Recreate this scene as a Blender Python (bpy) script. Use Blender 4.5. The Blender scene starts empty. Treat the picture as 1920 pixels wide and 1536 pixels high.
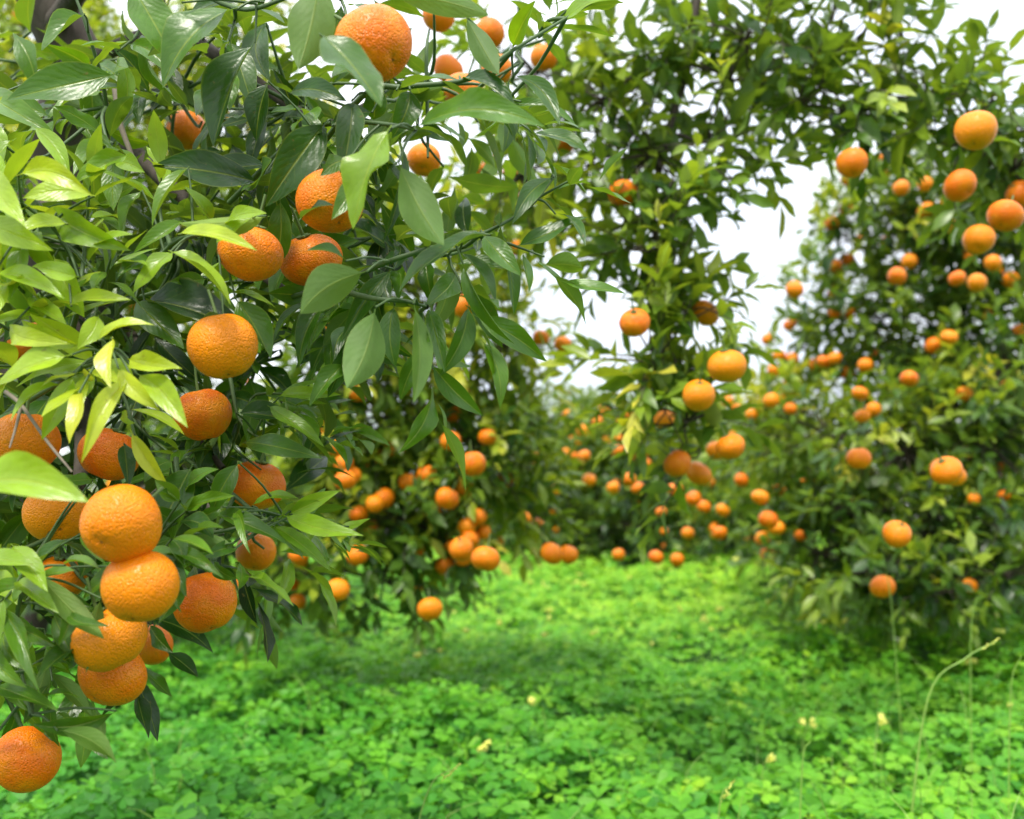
import bpy, math, random
import numpy as np
from mathutils import Vector, Matrix
random.seed(7); rng = np.random.default_rng(7)
C = bpy.context.scene.collection
PI = math.pi

# ---------------------------------------------------------------- camera
CAM = np.array([0.0, 0.0, 0.80]); PITCH = math.radians(7.0); F = 1867.0
FWD = np.array([0, math.cos(PITCH), math.sin(PITCH)]); UPV = np.array([0, -math.sin(PITCH), math.cos(PITCH)]); RT = np.array([1.0, 0, 0])
cd = bpy.data.cameras.new('camera'); cam = bpy.data.objects.new('camera', cd); C.objects.link(cam)
cam.location = CAM; cam.rotation_euler = (PI/2 + PITCH, 0, 0)
cd.sensor_width = 36; cd.lens = 35; cd.clip_end = 2000; cd.clip_start = 0.05
cd.dof.use_dof = True; cd.dof.focus_distance = 1.10; cd.dof.aperture_fstop = 4.3
bpy.context.scene.camera = cam
bpy.context.scene.view_settings.view_transform = 'Standard'
bpy.context.scene.view_settings.look = 'None'

def sm(x, a, b):
    t = np.clip((x-a)/(b-a), 0, 1); return t*t*(3-2*t)
def gz(x, y):
    return .43*sm(y, 2.4, 8.0) + .20*sm(x, .5, 2.2)*sm(y, 1.8, 3.8)
def P(px, py, d):
    return CAM + RT*((px-960)/F*d) + UPV*((768-py)/F*d) + FWD*d
def G(px, py, h=0.2):
    r = RT*((px-960)/F) + UPV*((768-py)/F) + FWD; d = 1.0
    while d < 30:
        p = CAM + r*d
        if p[2] < h + float(gz(p[0], p[1])): break
        d += .02
    return p
def nrmz(a):
    return a/np.maximum(np.linalg.norm(a, axis=-1, keepdims=True), 1e-9)

# ---------------------------------------------------------------- node helper
def mat(name):
    m = bpy.data.materials.new(name); m.use_nodes = True
    m.node_tree.nodes.clear(); return m, m.node_tree
def N(nt, t, **kw):
    n = nt.nodes.new(t)
    for k, v in kw.items():
        if k.startswith('i_'):
            key = k[2:]
            n.inputs[int(key) if key.isdigit() else key.replace('_', ' ')].default_value = v
        else: setattr(n, k, v)
    return n
def L_(nt, a, b): nt.links.new(a, b)
def math_(nt, op, a, b=None, c=None, clamp=False):
    n = nt.nodes.new('ShaderNodeMath'); n.operation = op; n.use_clamp = clamp
    for i, x in enumerate((a, b, c)):
        if x is None: continue
        if isinstance(x, (int, float)): n.inputs[i].default_value = x
        else: nt.links.new(x, n.inputs[i])
    return n.outputs[0]
def mixc(nt, fac, a, b, bt='MIX'):
    n = nt.nodes.new('ShaderNodeMix'); n.data_type = 'RGBA'; n.blend_type = bt
    for i, x in ((0, fac), (6, a), (7, b)):
        if isinstance(x, (int, float)): n.inputs[i].default_value = x
        elif isinstance(x, tuple): n.inputs[i].default_value = (*x, 1) if len(x) == 3 else x
        else: nt.links.new(x, n.inputs[i])
    return n.outputs[2]

def leaf_material(name, ramp, rough=0.36, veins=True, trans=0.32, under=(0.12, 0.20, 0.05), tgain=1.8, spec=0.45):
    m, nt = mat(name)
    out = N(nt, 'ShaderNodeOutputMaterial')
    at = N(nt, 'ShaderNodeAttribute', attribute_name='tint')
    cr = N(nt, 'ShaderNodeValToRGB'); els = cr.color_ramp.elements
    while len(els) < len(ramp): els.new(0.5)
    for e, (p, c) in zip(els, ramp): e.position = p; e.color = (*c, 1)
    L_(nt, at.outputs['Fac'], cr.inputs[0])
    tc = N(nt, 'ShaderNodeTexCoord')
    ns = N(nt, 'ShaderNodeTexNoise', i_Scale=45.0, i_Detail=3.0); L_(nt, tc.outputs['Object'], ns.inputs['Vector'])
    val = math_(nt, 'MULTIPLY_ADD', ns.outputs['Fac'], 0.8, 0.6)
    hsv = N(nt, 'ShaderNodeHueSaturation'); L_(nt, cr.outputs[0], hsv.inputs['Color']); L_(nt, val, hsv.inputs['Value'])
    col = hsv.outputs[0]
    geo = N(nt, 'ShaderNodeNewGeometry')
    pb = N(nt, 'ShaderNodeBsdfPrincipled'); pb.inputs['Specular IOR Level'].default_value = spec
    if veins:
        uv = N(nt, 'ShaderNodeUVMap', uv_map='leaf'); sp = N(nt, 'ShaderNodeSeparateXYZ'); L_(nt, uv.outputs[0], sp.inputs[0])
        au = math_(nt, 'ABSOLUTE', math_(nt, 'SUBTRACT', sp.outputs[0], 0.5))
        mid = math_(nt, 'SUBTRACT', 1.0, math_(nt, 'MULTIPLY', au, 26.0), clamp=True)
        wob = math_(nt, 'MULTIPLY', ns.outputs['Fac'], 2.4)
        ph = math_(nt, 'ADD', math_(nt, 'SUBTRACT', math_(nt, 'MULTIPLY', sp.outputs[1], 9.0), math_(nt, 'MULTIPLY', au, 6.0)), wob)
        fr = math_(nt, 'PINGPONG', ph, 0.5)
        side = math_(nt, 'SUBTRACT', 1.0, math_(nt, 'MULTIPLY', fr, 10.0), clamp=True)
        side = math_(nt, 'MULTIPLY', side, math_(nt, 'SUBTRACT', 1.0, math_(nt, 'MULTIPLY', au, 2.2), clamp=True))
        edge = math_(nt, 'MULTIPLY', math_(nt, 'SUBTRACT', au, 0.46), 25.0, clamp=True)
        vm = math_(nt, 'MAXIMUM', mid, math_(nt, 'MULTIPLY', side, 0.25))
        vm = math_(nt, 'MAXIMUM', vm, math_(nt, 'MULTIPLY', edge, 0.55))
        lighter = mixc(nt, 0.42, col, (0.42, 0.48, 0.07))
        col = mixc(nt, math_(nt, 'MULTIPLY', vm, 0.85), col, lighter)
        n2 = N(nt, 'ShaderNodeTexNoise', i_Scale=160.0, i_Detail=2.0); L_(nt, tc.outputs['Object'], n2.inputs['Vector'])
        sp2 = math_(nt, 'MULTIPLY', math_(nt, 'SUBTRACT', n2.outputs['Fac'], 0.69), 12.0, clamp=True)
        col = mixc(nt, math_(nt, 'MULTIPLY', sp2, 0.55), col, (0.16, 0.12, 0.04))
        bh = math_(nt, 'ADD', math_(nt, 'MULTIPLY', fr, 0.4), math_(nt, 'MULTIPLY', mid, -0.8))
        n3 = N(nt, 'ShaderNodeTexNoise', i_Scale=100.0, i_Detail=2.0); L_(nt, tc.outputs['Object'], n3.inputs['Vector'])
        bh = math_(nt, 'ADD', bh, math_(nt, 'MULTIPLY', n3.outputs['Fac'], 1.0))
        bp = N(nt, 'ShaderNodeBump', i_Strength=0.5, i_Distance=0.0011); L_(nt, bh, bp.inputs['Height']); L_(nt, bp.outputs[0], pb.inputs['Normal'])
    undc = mixc(nt, 0.5, col, under)
    col = mixc(nt, geo.outputs['Backfacing'], col, undc)
    L_(nt, col, pb.inputs['Base Color'])
    rg = math_(nt, 'MULTIPLY_ADD', geo.outputs['Backfacing'], 0.3, rough); L_(nt, rg, pb.inputs['Roughness'])
    tr = N(nt, 'ShaderNodeBsdfTranslucent')
    tcx = mixc(nt, 1.0, col, (tgain*1.3, tgain*1.1, tgain*0.3), 'MULTIPLY'); L_(nt, tcx, tr.inputs[0])
    mx = N(nt, 'ShaderNodeMixShader', i_0=trans); L_(nt, pb.outputs[0], mx.inputs[1]); L_(nt, tr.outputs[0], mx.inputs[2])
    L_(nt, mx.outputs[0], out.inputs[0]); return m

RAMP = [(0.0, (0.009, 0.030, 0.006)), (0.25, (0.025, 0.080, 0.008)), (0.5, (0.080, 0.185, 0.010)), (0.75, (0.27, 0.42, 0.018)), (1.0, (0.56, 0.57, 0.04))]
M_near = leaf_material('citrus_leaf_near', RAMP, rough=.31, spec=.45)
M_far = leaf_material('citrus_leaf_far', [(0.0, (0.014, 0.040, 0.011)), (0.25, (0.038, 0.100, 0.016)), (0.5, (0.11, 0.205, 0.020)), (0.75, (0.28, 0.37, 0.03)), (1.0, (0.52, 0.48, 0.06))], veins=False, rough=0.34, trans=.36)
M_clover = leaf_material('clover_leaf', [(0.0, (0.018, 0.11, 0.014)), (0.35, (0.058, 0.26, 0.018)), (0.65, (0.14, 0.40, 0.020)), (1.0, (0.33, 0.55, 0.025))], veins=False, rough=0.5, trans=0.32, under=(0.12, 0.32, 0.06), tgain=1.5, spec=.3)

def bark():
    m, nt = mat('citrus_bark'); out = N(nt, 'ShaderNodeOutputMaterial'); pb = N(nt, 'ShaderNodeBsdfPrincipled', i_Roughness=0.85)
    tc = N(nt, 'ShaderNodeTexCoord'); mp = N(nt, 'ShaderNodeMapping'); mp.inputs['Scale'].default_value = (30, 30, 8)
    L_(nt, tc.outputs['Object'], mp.inputs[0]); ns = N(nt, 'ShaderNodeTexNoise', i_Scale=2.0, i_Detail=6.0); L_(nt, mp.outputs[0], ns.inputs['Vector'])
    c = mixc(nt, ns.outputs['Fac'], (0.02, 0.014, 0.010), (0.10, 0.078, 0.06)); L_(nt, c, pb.inputs['Base Color'])
    bp = N(nt, 'ShaderNodeBump', i_Strength=0.8, i_Distance=0.006); L_(nt, ns.outputs['Fac'], bp.inputs['Height']); L_(nt, bp.outputs[0], pb.inputs['Normal'])
    L_(nt, pb.outputs[0], out.inputs[0]); return m
def plain(name, col, rough=0.5, scale=40, var=0.35):
    m, nt = mat(name); out = N(nt, 'ShaderNodeOutputMaterial'); pb = N(nt, 'ShaderNodeBsdfPrincipled', i_Roughness=rough)
    tc = N(nt, 'ShaderNodeTexCoord'); ns = N(nt, 'ShaderNodeTexNoise', i_Scale=float(scale), i_Detail=3.0); L_(nt, tc.outputs['Object'], ns.inputs['Vector'])
    c = mixc(nt, ns.outputs['Fac'], tuple(x*(1-var) for x in col), tuple(min(1, x*(1+var)) for x in col)); L_(nt, c, pb.inputs['Base Color'])
    L_(nt, pb.outputs[0], out.inputs[0]); return m
M_bark = bark()
M_twig = plain('green_twig', (0.06, 0.11, 0.03), 0.55, 60)
M_dry = plain('dry_twig', (0.22, 0.18, 0.14), 0.8, 90)
M_calyx = plain('calyx_green', (0.10, 0.16, 0.04), 0.6, 200)
M_stalk = plain('stalk_green', (0.24, 0.40, 0.07), 0.5, 30)
M_petal = plain('pale_petal', (0.72, 0.74, 0.14), 0.5, 90, 0.15)

def peel():
    m, nt = mat('mandarin_peel'); out = N(nt, 'ShaderNodeOutputMaterial'); pb = N(nt, 'ShaderNodeBsdfPrincipled', i_Roughness=0.34)
    pb.inputs['Specular IOR Level'].default_value = 0.32
    tc = N(nt, 'ShaderNodeTexCoord'); oi = N(nt, 'ShaderNodeObjectInfo')
    add = N(nt, 'ShaderNodeVectorMath', operation='ADD'); L_(nt, tc.outputs['Object'], add.inputs[0])
    cmb = N(nt, 'ShaderNodeCombineXYZ'); r9 = math_(nt, 'MULTIPLY', oi.outputs['Random'], 40.0); L_(nt, r9, cmb.inputs[0]); L_(nt, r9, cmb.inputs[1]); L_(nt, cmb.outputs[0], add.inputs[1])
    ns = N(nt, 'ShaderNodeTexNoise', i_Scale=1.3, i_Detail=3.0); L_(nt, add.outputs[0], ns.inputs['Vector'])
    a = mixc(nt, oi.outputs['Random'], (0.80, 0.150, 0.0008), (0.88, 0.270, 0.003))
    a = mixc(nt, math_(nt, 'MULTIPLY', math_(nt, 'SUBTRACT', ns.outputs['Fac'], 0.42), 3.0, clamp=True), a, (0.88, 0.27, 0.002))
    n2 = N(nt, 'ShaderNodeTexNoise', i_Scale=2.6, i_Detail=7.0, i_Roughness=0.7); L_(nt, add.outputs[0], n2.inputs['Vector'])
    sc = math_(nt, 'MULTIPLY', math_(nt, 'SUBTRACT', n2.outputs['Fac'], 0.61), 9.0, clamp=True)
    a = mixc(nt, math_(nt, 'MULTIPLY', sc, 0.55), a, (0.36, 0.13, 0.02))
    sp = N(nt, 'ShaderNodeSeparateXYZ'); L_(nt, tc.outputs['Object'], sp.inputs[0])
    rr = math_(nt, 'SQRT', math_(nt, 'ADD', math_(nt, 'POWER', sp.outputs[0], 2.0), math_(nt, 'POWER', sp.outputs[1], 2.0)))
    bot = math_(nt, 'MULTIPLY', math_(nt, 'LESS_THAN', sp.outputs[2], 0.0), math_(nt, 'SUBTRACT', 1.0, math_(nt, 'MULTIPLY', rr, 14.0), clamp=True))
    a = mixc(nt, bot, a, (0.16, 0.09, 0.03))
    top = math_(nt, 'MULTIPLY', math_(nt, 'GREATER_THAN', sp.outputs[2], 0.0), math_(nt, 'SUBTRACT', 0.5, math_(nt, 'MULTIPLY', rr, 1.6), clamp=True))
    a = mixc(nt, top, a, (0.66, 0.32, 0.012))
    L_(nt, a, pb.inputs['Base Color'])
    vo = N(nt, 'ShaderNodeTexVoronoi', i_Scale=15.0); L_(nt, add.outputs[0], vo.inputs['Vector'])
    n3 = N(nt, 'ShaderNodeTexNoise', i_Scale=7.0, i_Detail=2.0); L_(nt, add.outputs[0], n3.inputs['Vector'])
    pore = math_(nt, 'MULTIPLY', vo.outputs['Distance'], 1.8, clamp=True)
    h = math_(nt, 'ADD', pore, math_(nt, 'MULTIPLY', n3.outputs['Fac'], 1.2))
    bp = N(nt, 'ShaderNodeBump', i_Strength=0.6, i_Distance=0.0014); L_(nt, h, bp.inputs['Height']); L_(nt, bp.outputs[0], pb.inputs['Normal'])
    L_(nt, pb.outputs[0], out.inputs[0]); return m
M_peel = peel()

# ---------------------------------------------------------------- mesh helpers
def np_mesh(name, V, Fq, m, uv=None, tint=None, smooth=True):
    me = bpy.data.meshes.new(name); nv = len(V); nf, k = Fq.shape
    me.vertices.add(nv); me.vertices.foreach_set('co', V.astype(np.float32).ravel())
    me.loops.add(nf*k); me.loops.foreach_set('vertex_index', Fq.astype(np.int32).ravel())
    me.polygons.add(nf); me.polygons.foreach_set('loop_start', np.arange(0, nf*k, k, dtype=np.int32)); me.polygons.foreach_set('loop_total', np.full(nf, k, dtype=np.int32))
    me.polygons.foreach_set('use_smooth', np.full(nf, smooth, dtype=bool))
    if uv is not None:
        l = me.uv_layers.new(name='leaf'); l.data.foreach_set('uv', uv[Fq.ravel()].astype(np.float32).ravel())
    if tint is not None:
        a = me.attributes.new('tint', 'FLOAT', 'POINT'); a.data.foreach_set('value', tint.astype(np.float32))
    me.update(calc_edges=True); me.validate(); me.materials.append(m); return me
def link(name, me, parent=None, loc=None):
    o = bpy.data.objects.new(name, me); C.objects.link(o)
    if parent is not None:
        o.parent = parent
    if loc is not None: o.location = loc
    return o
def thing(name, label, cat, loc=(0, 0, 0), group=None):
    o = bpy.data.objects.new(name, None); C.objects.link(o); o.location = loc; o.empty_display_size = 0.1
    o['label'] = label; o['category'] = cat
    if group: o['group'] = group
    return o

class Leaves:
    def __init__(s): s.d = []
    def add(s, base, dr, nr, L, W, bend, fold, tint):
        n = len(base); f = lambda x: np.broadcast_to(np.asarray(x, float), (n,)).copy()
        s.d.append((np.asarray(base, float), np.asarray(dr, float), np.asarray(nr, float), f(L), f(W), f(bend), f(fold), f(tint)))
    def filter(s, reject, k=1.0):
        if not s.d: return
        A = [np.concatenate([x[i] for x in s.d]) for i in range(8)]; base, dr, L = A[0], A[1], A[3]
        tip = base + nrmz(dr)*L[:, None]; keep = np.ones(len(base), bool)
        for q in (0.15, 0.4, 0.65, 0.95):
            pt = base + (tip-base)*q - CAM
            dd = pt@FWD; x = pt@RT/dd*F+960; y = 768-pt@UPV/dd*F
            for (fx, fy, fr, fd) in reject: keep &= ~((np.hypot(x-fx, y-fy) < fr*k) & (dd < fd+0.03))
        s.d = [tuple(a[keep] for a in A)]
    def mesh(s, name, m, origin, nu=5, nv=10):
        base, dr, nr, L, W, bend, fold, tint = [np.concatenate([x[i] for x in s.d]) for i in range(8)]
        n = len(base); d = nrmz(dr); nr = nr - (nr*d).sum(1, keepdims=True)*d; nr = nrmz(nr)
        hb = bend/2; d2 = d*np.cos(hb)[:, None] + nr*np.sin(hb)[:, None]; n2 = nr*np.cos(hb)[:, None] - d*np.sin(hb)[:, None]
        side = np.cross(d2, n2)
        us = np.linspace(-1, 1, nu); vs = np.linspace(0, 1, nv)
        U, Vv = np.meshgrid(us, vs); U = U.ravel(); Vv = Vv.ravel(); K = len(U)
        s_ = np.clip((Vv-0.08)/0.92, 0, 1)
        prof = np.maximum(np.sin(PI*s_**0.88)**0.92*(1-0.10*s_), 0.035); prof[Vv > 0.999] = 0.012
        skew = rng.normal(0, 0.05, n)
        b = np.where(np.abs(bend) < 1e-3, 1e-3, bend)[:, None]; Lk = np.abs((L*(bend/2+1e-6)/np.sin(np.abs(bend/2)+1e-6))[:, None])
        along = Lk*np.sin(b*Vv)/b; drop = -Lk*(1-np.cos(b*Vv))/b
        hw = W[:, None]/2*prof
        phs = rng.uniform(0, 6.28, n)[:, None]; amp = rng.uniform(0.0, 0.34, n)[:, None]; fq = rng.uniform(5, 13, n)[:, None]
        z = drop + np.abs(U)*hw*np.sin(fold)[:, None] + hw*amp*U*U*np.sin(fq*Vv+phs+(U > 0)*1.3)
        x = U*hw*np.cos(fold)[:, None] + skew[:, None]*np.sin(PI*Vv)*Lk
        tw = (rng.normal(0, 0.55, n)[:, None])*(Vv-0.3)
        x, z = x*np.cos(tw)-(z-drop)*np.sin(tw), drop+x*np.sin(tw)+(z-drop)*np.cos(tw)
        X = base[:, None, :] + side[:, None, :]*x[..., None] + d2[:, None, :]*along[..., None] + n2[:, None, :]*z[..., None]
        X = X.reshape(-1, 3) - np.asarray(origin)
        i, j = np.meshgrid(np.arange(nv-1), np.arange(nu-1), indexing='ij'); a = (i*nu+j).ravel()
        q = np.stack([a, a+1, a+nu+1, a+nu], 1)
        Fq = (q[None]+(np.arange(n)*K)[:, None, None]).reshape(-1, 4)
        uv = np.tile(np.stack([U*0.5+0.5, Vv], 1), (n, 1))
        return np_mesh(name, X, Fq, m, uv, np.repeat(np.clip(tint, 0, 1), K))

def shoots(LV, cen, dirs, nleaf=9, slen=0.13, L=0.085, W=0.034, tint=0.35, tvar=0.12, droop=0.25, upw=0.8, sv=0.0):
    cen = np.asarray(cen, float); dirs = nrmz(np.asarray(dirs, float)); n = len(cen)
    tint = np.broadcast_to(np.asarray(tint, float), (n,)) + rng.normal(0, tvar, n)
    up = np.array([0, 0, 1.0]); e1 = np.cross(dirs, up+rng.normal(0, .05, (n, 3))); e1 = nrmz(e1); e2 = np.cross(dirs, e1)
    off = rng.uniform(0, 6.28, n); scl = rng.uniform(0.8, 1.2, n)
    for j in range(nleaf):
        t = j/max(1, nleaf-1)
        a = off + j*2.4 + rng.normal(0, .25, n); el = np.radians(72-45*t) + rng.normal(0, .18, n)
        rad = e1*np.cos(a)[:, None] + e2*np.sin(a)[:, None]
        d = dirs*np.cos(el)[:, None] + rad*np.sin(el)[:, None]; d[:, 2] -= droop*rng.uniform(.3, 1.4, n)
        base = cen + dirs*(slen*scl*t)[:, None] - up*(0.02*t*t)
        nr = dirs*0.7 + up*upw + rng.normal(0, .25, (n, 3))
        l = L*scl*rng.uniform(.7, 1.15, n)*(1-0.25*t)
        LV.add(base, d, nr, l, W*l/L*rng.uniform(.85, 1.15, n), rng.uniform(.1, .9, n), rng.uniform(.1, .55, n), tint+rng.normal(0, .05, n)+0.12*t)

def tube_arr(pts, rads, seg=7, sub=4):
    pts = np.asarray(pts, float); rads = np.asarray(rads, float); n = len(pts)
    if n > 2 and sub > 1:
        pp = np.vstack([2*pts[0]-pts[1], pts, 2*pts[-1]-pts[-2]]); o = []; r = []
        for i in range(n-1):
            p0, p1, p2, p3 = pp[i:i+4]
            for k in range(sub):
                t = k/sub; o.append(.5*((2*p1)+(-p0+p2)*t+(2*p0-5*p1+4*p2-p3)*t*t+(-p0+3*p1-3*p2+p3)*t**3)); r.append(rads[i]*(1-t)+rads[i+1]*t)
        o.append(pts[-1]); r.append(rads[-1]); pts = np.array(o); rads = np.array(r)
    m = len(pts); tg = nrmz(np.gradient(pts, axis=0)); ref = np.array([0.31, 0.2, 0.93]) if abs(tg[0][2]) < .8 else np.array([0.95, .3, 0.1])
    e1 = nrmz(np.cross(tg, ref)); e2 = np.cross(tg, e1); th = np.arange(seg)*2*PI/seg
    V = pts[:, None]+rads[:, None, None]*(e1[:, None]*np.cos(th)[None, :, None]+e2[:, None]*np.sin(th)[None, :, None])
    V = V.reshape(-1, 3); i, j = np.meshgrid(np.arange(m-1), np.arange(seg), indexing='ij')
    a = (i*seg+j).ravel(); b = (i*seg+(j+1) % seg).ravel(); Fq = np.stack([a, b, b+seg, a+seg], 1)
    return V, Fq
class Tubes:
    def __init__(s): s.V = []; s.F = []; s.n = 0
    def add(s, pts, rads, seg=6, sub=4):
        V, Fq = tube_arr(pts, rads, seg, sub); s.V.append(V); s.F.append(Fq+s.n); s.n += len(V)
    def mesh(s, name, m, origin): return np_mesh(name, np.concatenate(s.V)-np.asarray(origin), np.concatenate(s.F), m)

# ---------------------------------------------------------------- fruit
def fruit_mesh(name, seed, nu=36, nv=22):
    r = np.random.default_rng(seed); V = []; ph = r.uniform(0, 6.28, 8); am = r.uniform(.008, .025, 8); ob = r.uniform(.82, .93)
    for i in range(nv+1):
        t = PI*(0.0008+0.9984*i/nv)
        for j in range(nu):
            p = 2*PI*j/nu; x, y, z = math.sin(t)*math.cos(p), math.sin(t)*math.sin(p), math.cos(t)
            rr = 1+am[0]*math.sin(2*p+ph[0])+am[1]*math.sin(3*p+ph[1])*math.sin(t)+am[2]*math.sin(2.5*t+ph[2])+0.3*am[3]*math.sin(9*p+ph[3])*math.sin(t)**2*(z > 0)
            rho = math.hypot(x, y); z2 = z*ob*(1-(0.16 if z > 0 else 0.10)*math.exp(-(rho/0.22)**2))
            V.append((x*rr, y*rr, z2*rr))
    i, j = np.meshgrid(np.arange(nv), np.arange(nu), indexing='ij'); a = (i*nu+j).ravel(); b = (i*nu+(j+1) % nu).ravel()
    return np_mesh(name, np.array(V), np.stack([a, a+nu, b+nu, b], 1), M_peel)
FM = [fruit_mesh('mandarin_peel_mesh', s) for s in range(5)]
FL = [fruit_mesh('small_mandarin_mesh', s+20, 18, 12) for s in range(3)]
def calyx_mesh():
    tb = Tubes(); tb.add([(0, 0, .74), (0.01, 0, .9), (0.04, 0.02, 1.35), (0.1, 0.04, 1.8)], [.05, .06, .045, .05], 7)
    for k in range(5):
        a = k*2*PI/5; c, s = math.cos(a), math.sin(a)
        tb.add([(0, 0, .80), (.1*c, .1*s, .81), (.20*c, .20*s, .83), (.27*c, .27*s, .86)], [.05, .07, .045, .008], 6, 2)
    return tb.mesh('calyx_mesh', M_calyx, (0, 0, 0))
CAL = calyx_mesh()
def add_fruit(tree, pos, r, axis=None, calyx=True, near=True):
    o = link('mandarin', random.choice(FM if near else FL), tree)
    if axis is None:
        axis = Vector((random.gauss(0, .45), random.gauss(0, .45), 1))
    o.location = Vector([float(v) for v in pos]) - tree.location
    o.rotation_mode = 'QUATERNION'; q = Vector(axis).normalized().to_track_quat('Z', 'Y')
    o.rotation_quaternion = q @ Matrix.Rotation(random.uniform(0, 6.28), 4, 'Z').to_quaternion()
    s = r*random.uniform(.97, 1.03); o.scale = (s, s, s*random.uniform(.95, 1.03))
    if calyx: link('calyx', CAL, o)
    return o

# ---------------------------------------------------------------- generic background tree
def blob_pts(b, layers, L, W, nleaf, wide=1.0):
    px, py, d, rx, ry, rz = b[:6]; fac = b[6] if len(b) > 6 else 1.0
    area_leaf = 0.5*(L*F/d)*(W*F/d); n = int(max(4, fac*layers*PI*rx*ry/area_leaf/nleaf))
    c = P(px, py, d); Rx, Rz = rx*d/F, ry*d/F
    v = nrmz(rng.normal(0, 1, (n, 3)))*(rng.uniform(0, 1, n)**0.42)[:, None]
    pts = c + v*np.array([Rx, rz, Rz])
    out = v*np.array([1/Rx, 1/rz, 1/Rz]); return pts, out, np.linalg.norm(v, axis=1)
def tree(label, base, trunk_top, blobs, fruits, extra=0, layers=3.0, L=0.085, W=0.036, nleaf=8, tint=0.32, tvar=0.15, trunk_r=0.07, lod=(3, 4), droop=.3, spine=None, floor=.16, tadd=.06):
    base = np.asarray(base, float); base[2] = float(gz(base[0], base[1])); t = thing('mandarin_tree', label, 'tree', tuple(base))
    top = np.asarray(trunk_top, float)
    tb = Tubes(); mid = (base+top)/2+np.array([.03, .02, 0]); tb.add([base-np.array([0, 0, .05]), base+np.array([0, 0, .12]), mid, top], [trunk_r*1.5, trunk_r, trunk_r*.9, trunk_r*.7], 12)
    link('trunk', tb.mesh('trunk', M_bark, base), t)
    LV = Leaves(); tw = Tubes(); nodes = [(top, trunk_r*.5)]
    if spine:
        sp_ = [P(*q) for q in spine]; lm = Tubes(); rr = list(np.linspace(trunk_r*.6, trunk_r*.3, 4))+list(np.linspace(trunk_r*.2, trunk_r*.06, len(sp_)-3)); lm.add([top]+sp_, rr, 8, 6)
        link('limb', lm.mesh('limb', M_bark, base), t); nodes += [(q, min(r, trunk_r*.12)) for q, r in zip(sp_, rr[1:])]
    order = sorted(blobs, key=lambda b: min(np.linalg.norm(P(*b[:3])-q) for q, _ in nodes))
    for b in order:
        c = P(*b[:3]); q0, r0 = min(nodes, key=lambda q: np.linalg.norm(q[0]-c)); r0 = max(r0*.8, .0035)
        lm = Tubes(); dd = np.linalg.norm(c-q0)
        m1 = q0*.65+c*.35+np.array([rng.normal(0, .05)*dd, rng.normal(0, .05)*dd, .10*dd]); m2 = q0*.3+c*.7+np.array([rng.normal(0, .05)*dd, 0, .06*dd])
        lm.add([q0, m1, m2, c], [r0, r0*.8, r0*.6, r0*.4], 7); nodes.append((c, max(r0*.6, .0035)))
        link('limb', lm.mesh('limb', M_bark, base), t)
        pts, out, rad = blob_pts(b, layers, L, W, nleaf)
        tt = b[7] if len(b) > 7 else tint
        dirs = nrmz(out)*0.9 + rng.normal(0, .45, out.shape) + np.array([0, 0, .15])
        keep = pts[:, 2] > gz(pts[:, 0], pts[:, 1])+floor; pts, dirs, rad = pts[keep], dirs[keep], rad[keep]
        if len(pts) == 0: continue
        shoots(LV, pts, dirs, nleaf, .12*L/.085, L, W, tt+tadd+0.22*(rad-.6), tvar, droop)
        k = min(len(pts), 45)
        for q, dd in zip(pts[:k], nrmz(dirs[:k])):
            tw.add([c, (c+q)/2+rng.normal(0, .01, 3), q, q+dd*.12], [.0035, .0026, .002, .0012], 4, 2)
    link('twigs', tw.mesh('twigs', M_bark, base), t)
    rj = []
    for (fx, fy, fs) in fruits:
        r = .0335*random.uniform(.92, 1.08); d = r*2*F/fs
        add_fruit(t, P(fx, fy, d), r, calyx=fs > 38, near=fs > 38)
        if fs > 40 and random.random() < .8: rj.append((fx+random.gauss(0, fs*.12), fy, fs*.42, d))
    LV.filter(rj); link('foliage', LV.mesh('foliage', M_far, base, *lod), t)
    p = None
    for k in range(extra):
        if p is not None and random.random() < .45: p = p+np.array([random.gauss(0, .07), random.gauss(0, .03), random.gauss(0, .05)])
        else:
            b = random.choice(blobs); c = P(*b[:3]); Rx, Rz = b[3]*b[2]/F, b[4]*b[2]/F
            v = nrmz(rng.normal(0, 1, 3)); v[1] = -abs(v[1]); v *= rng.uniform(.85, 1.08); p = c+v*np.array([Rx, b[5], Rz])
        if p[2] > gz(p[0], p[1])+.22: add_fruit(t, p, .031*random.uniform(.75, 1.1), calyx=False, near=False)
    return t

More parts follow.
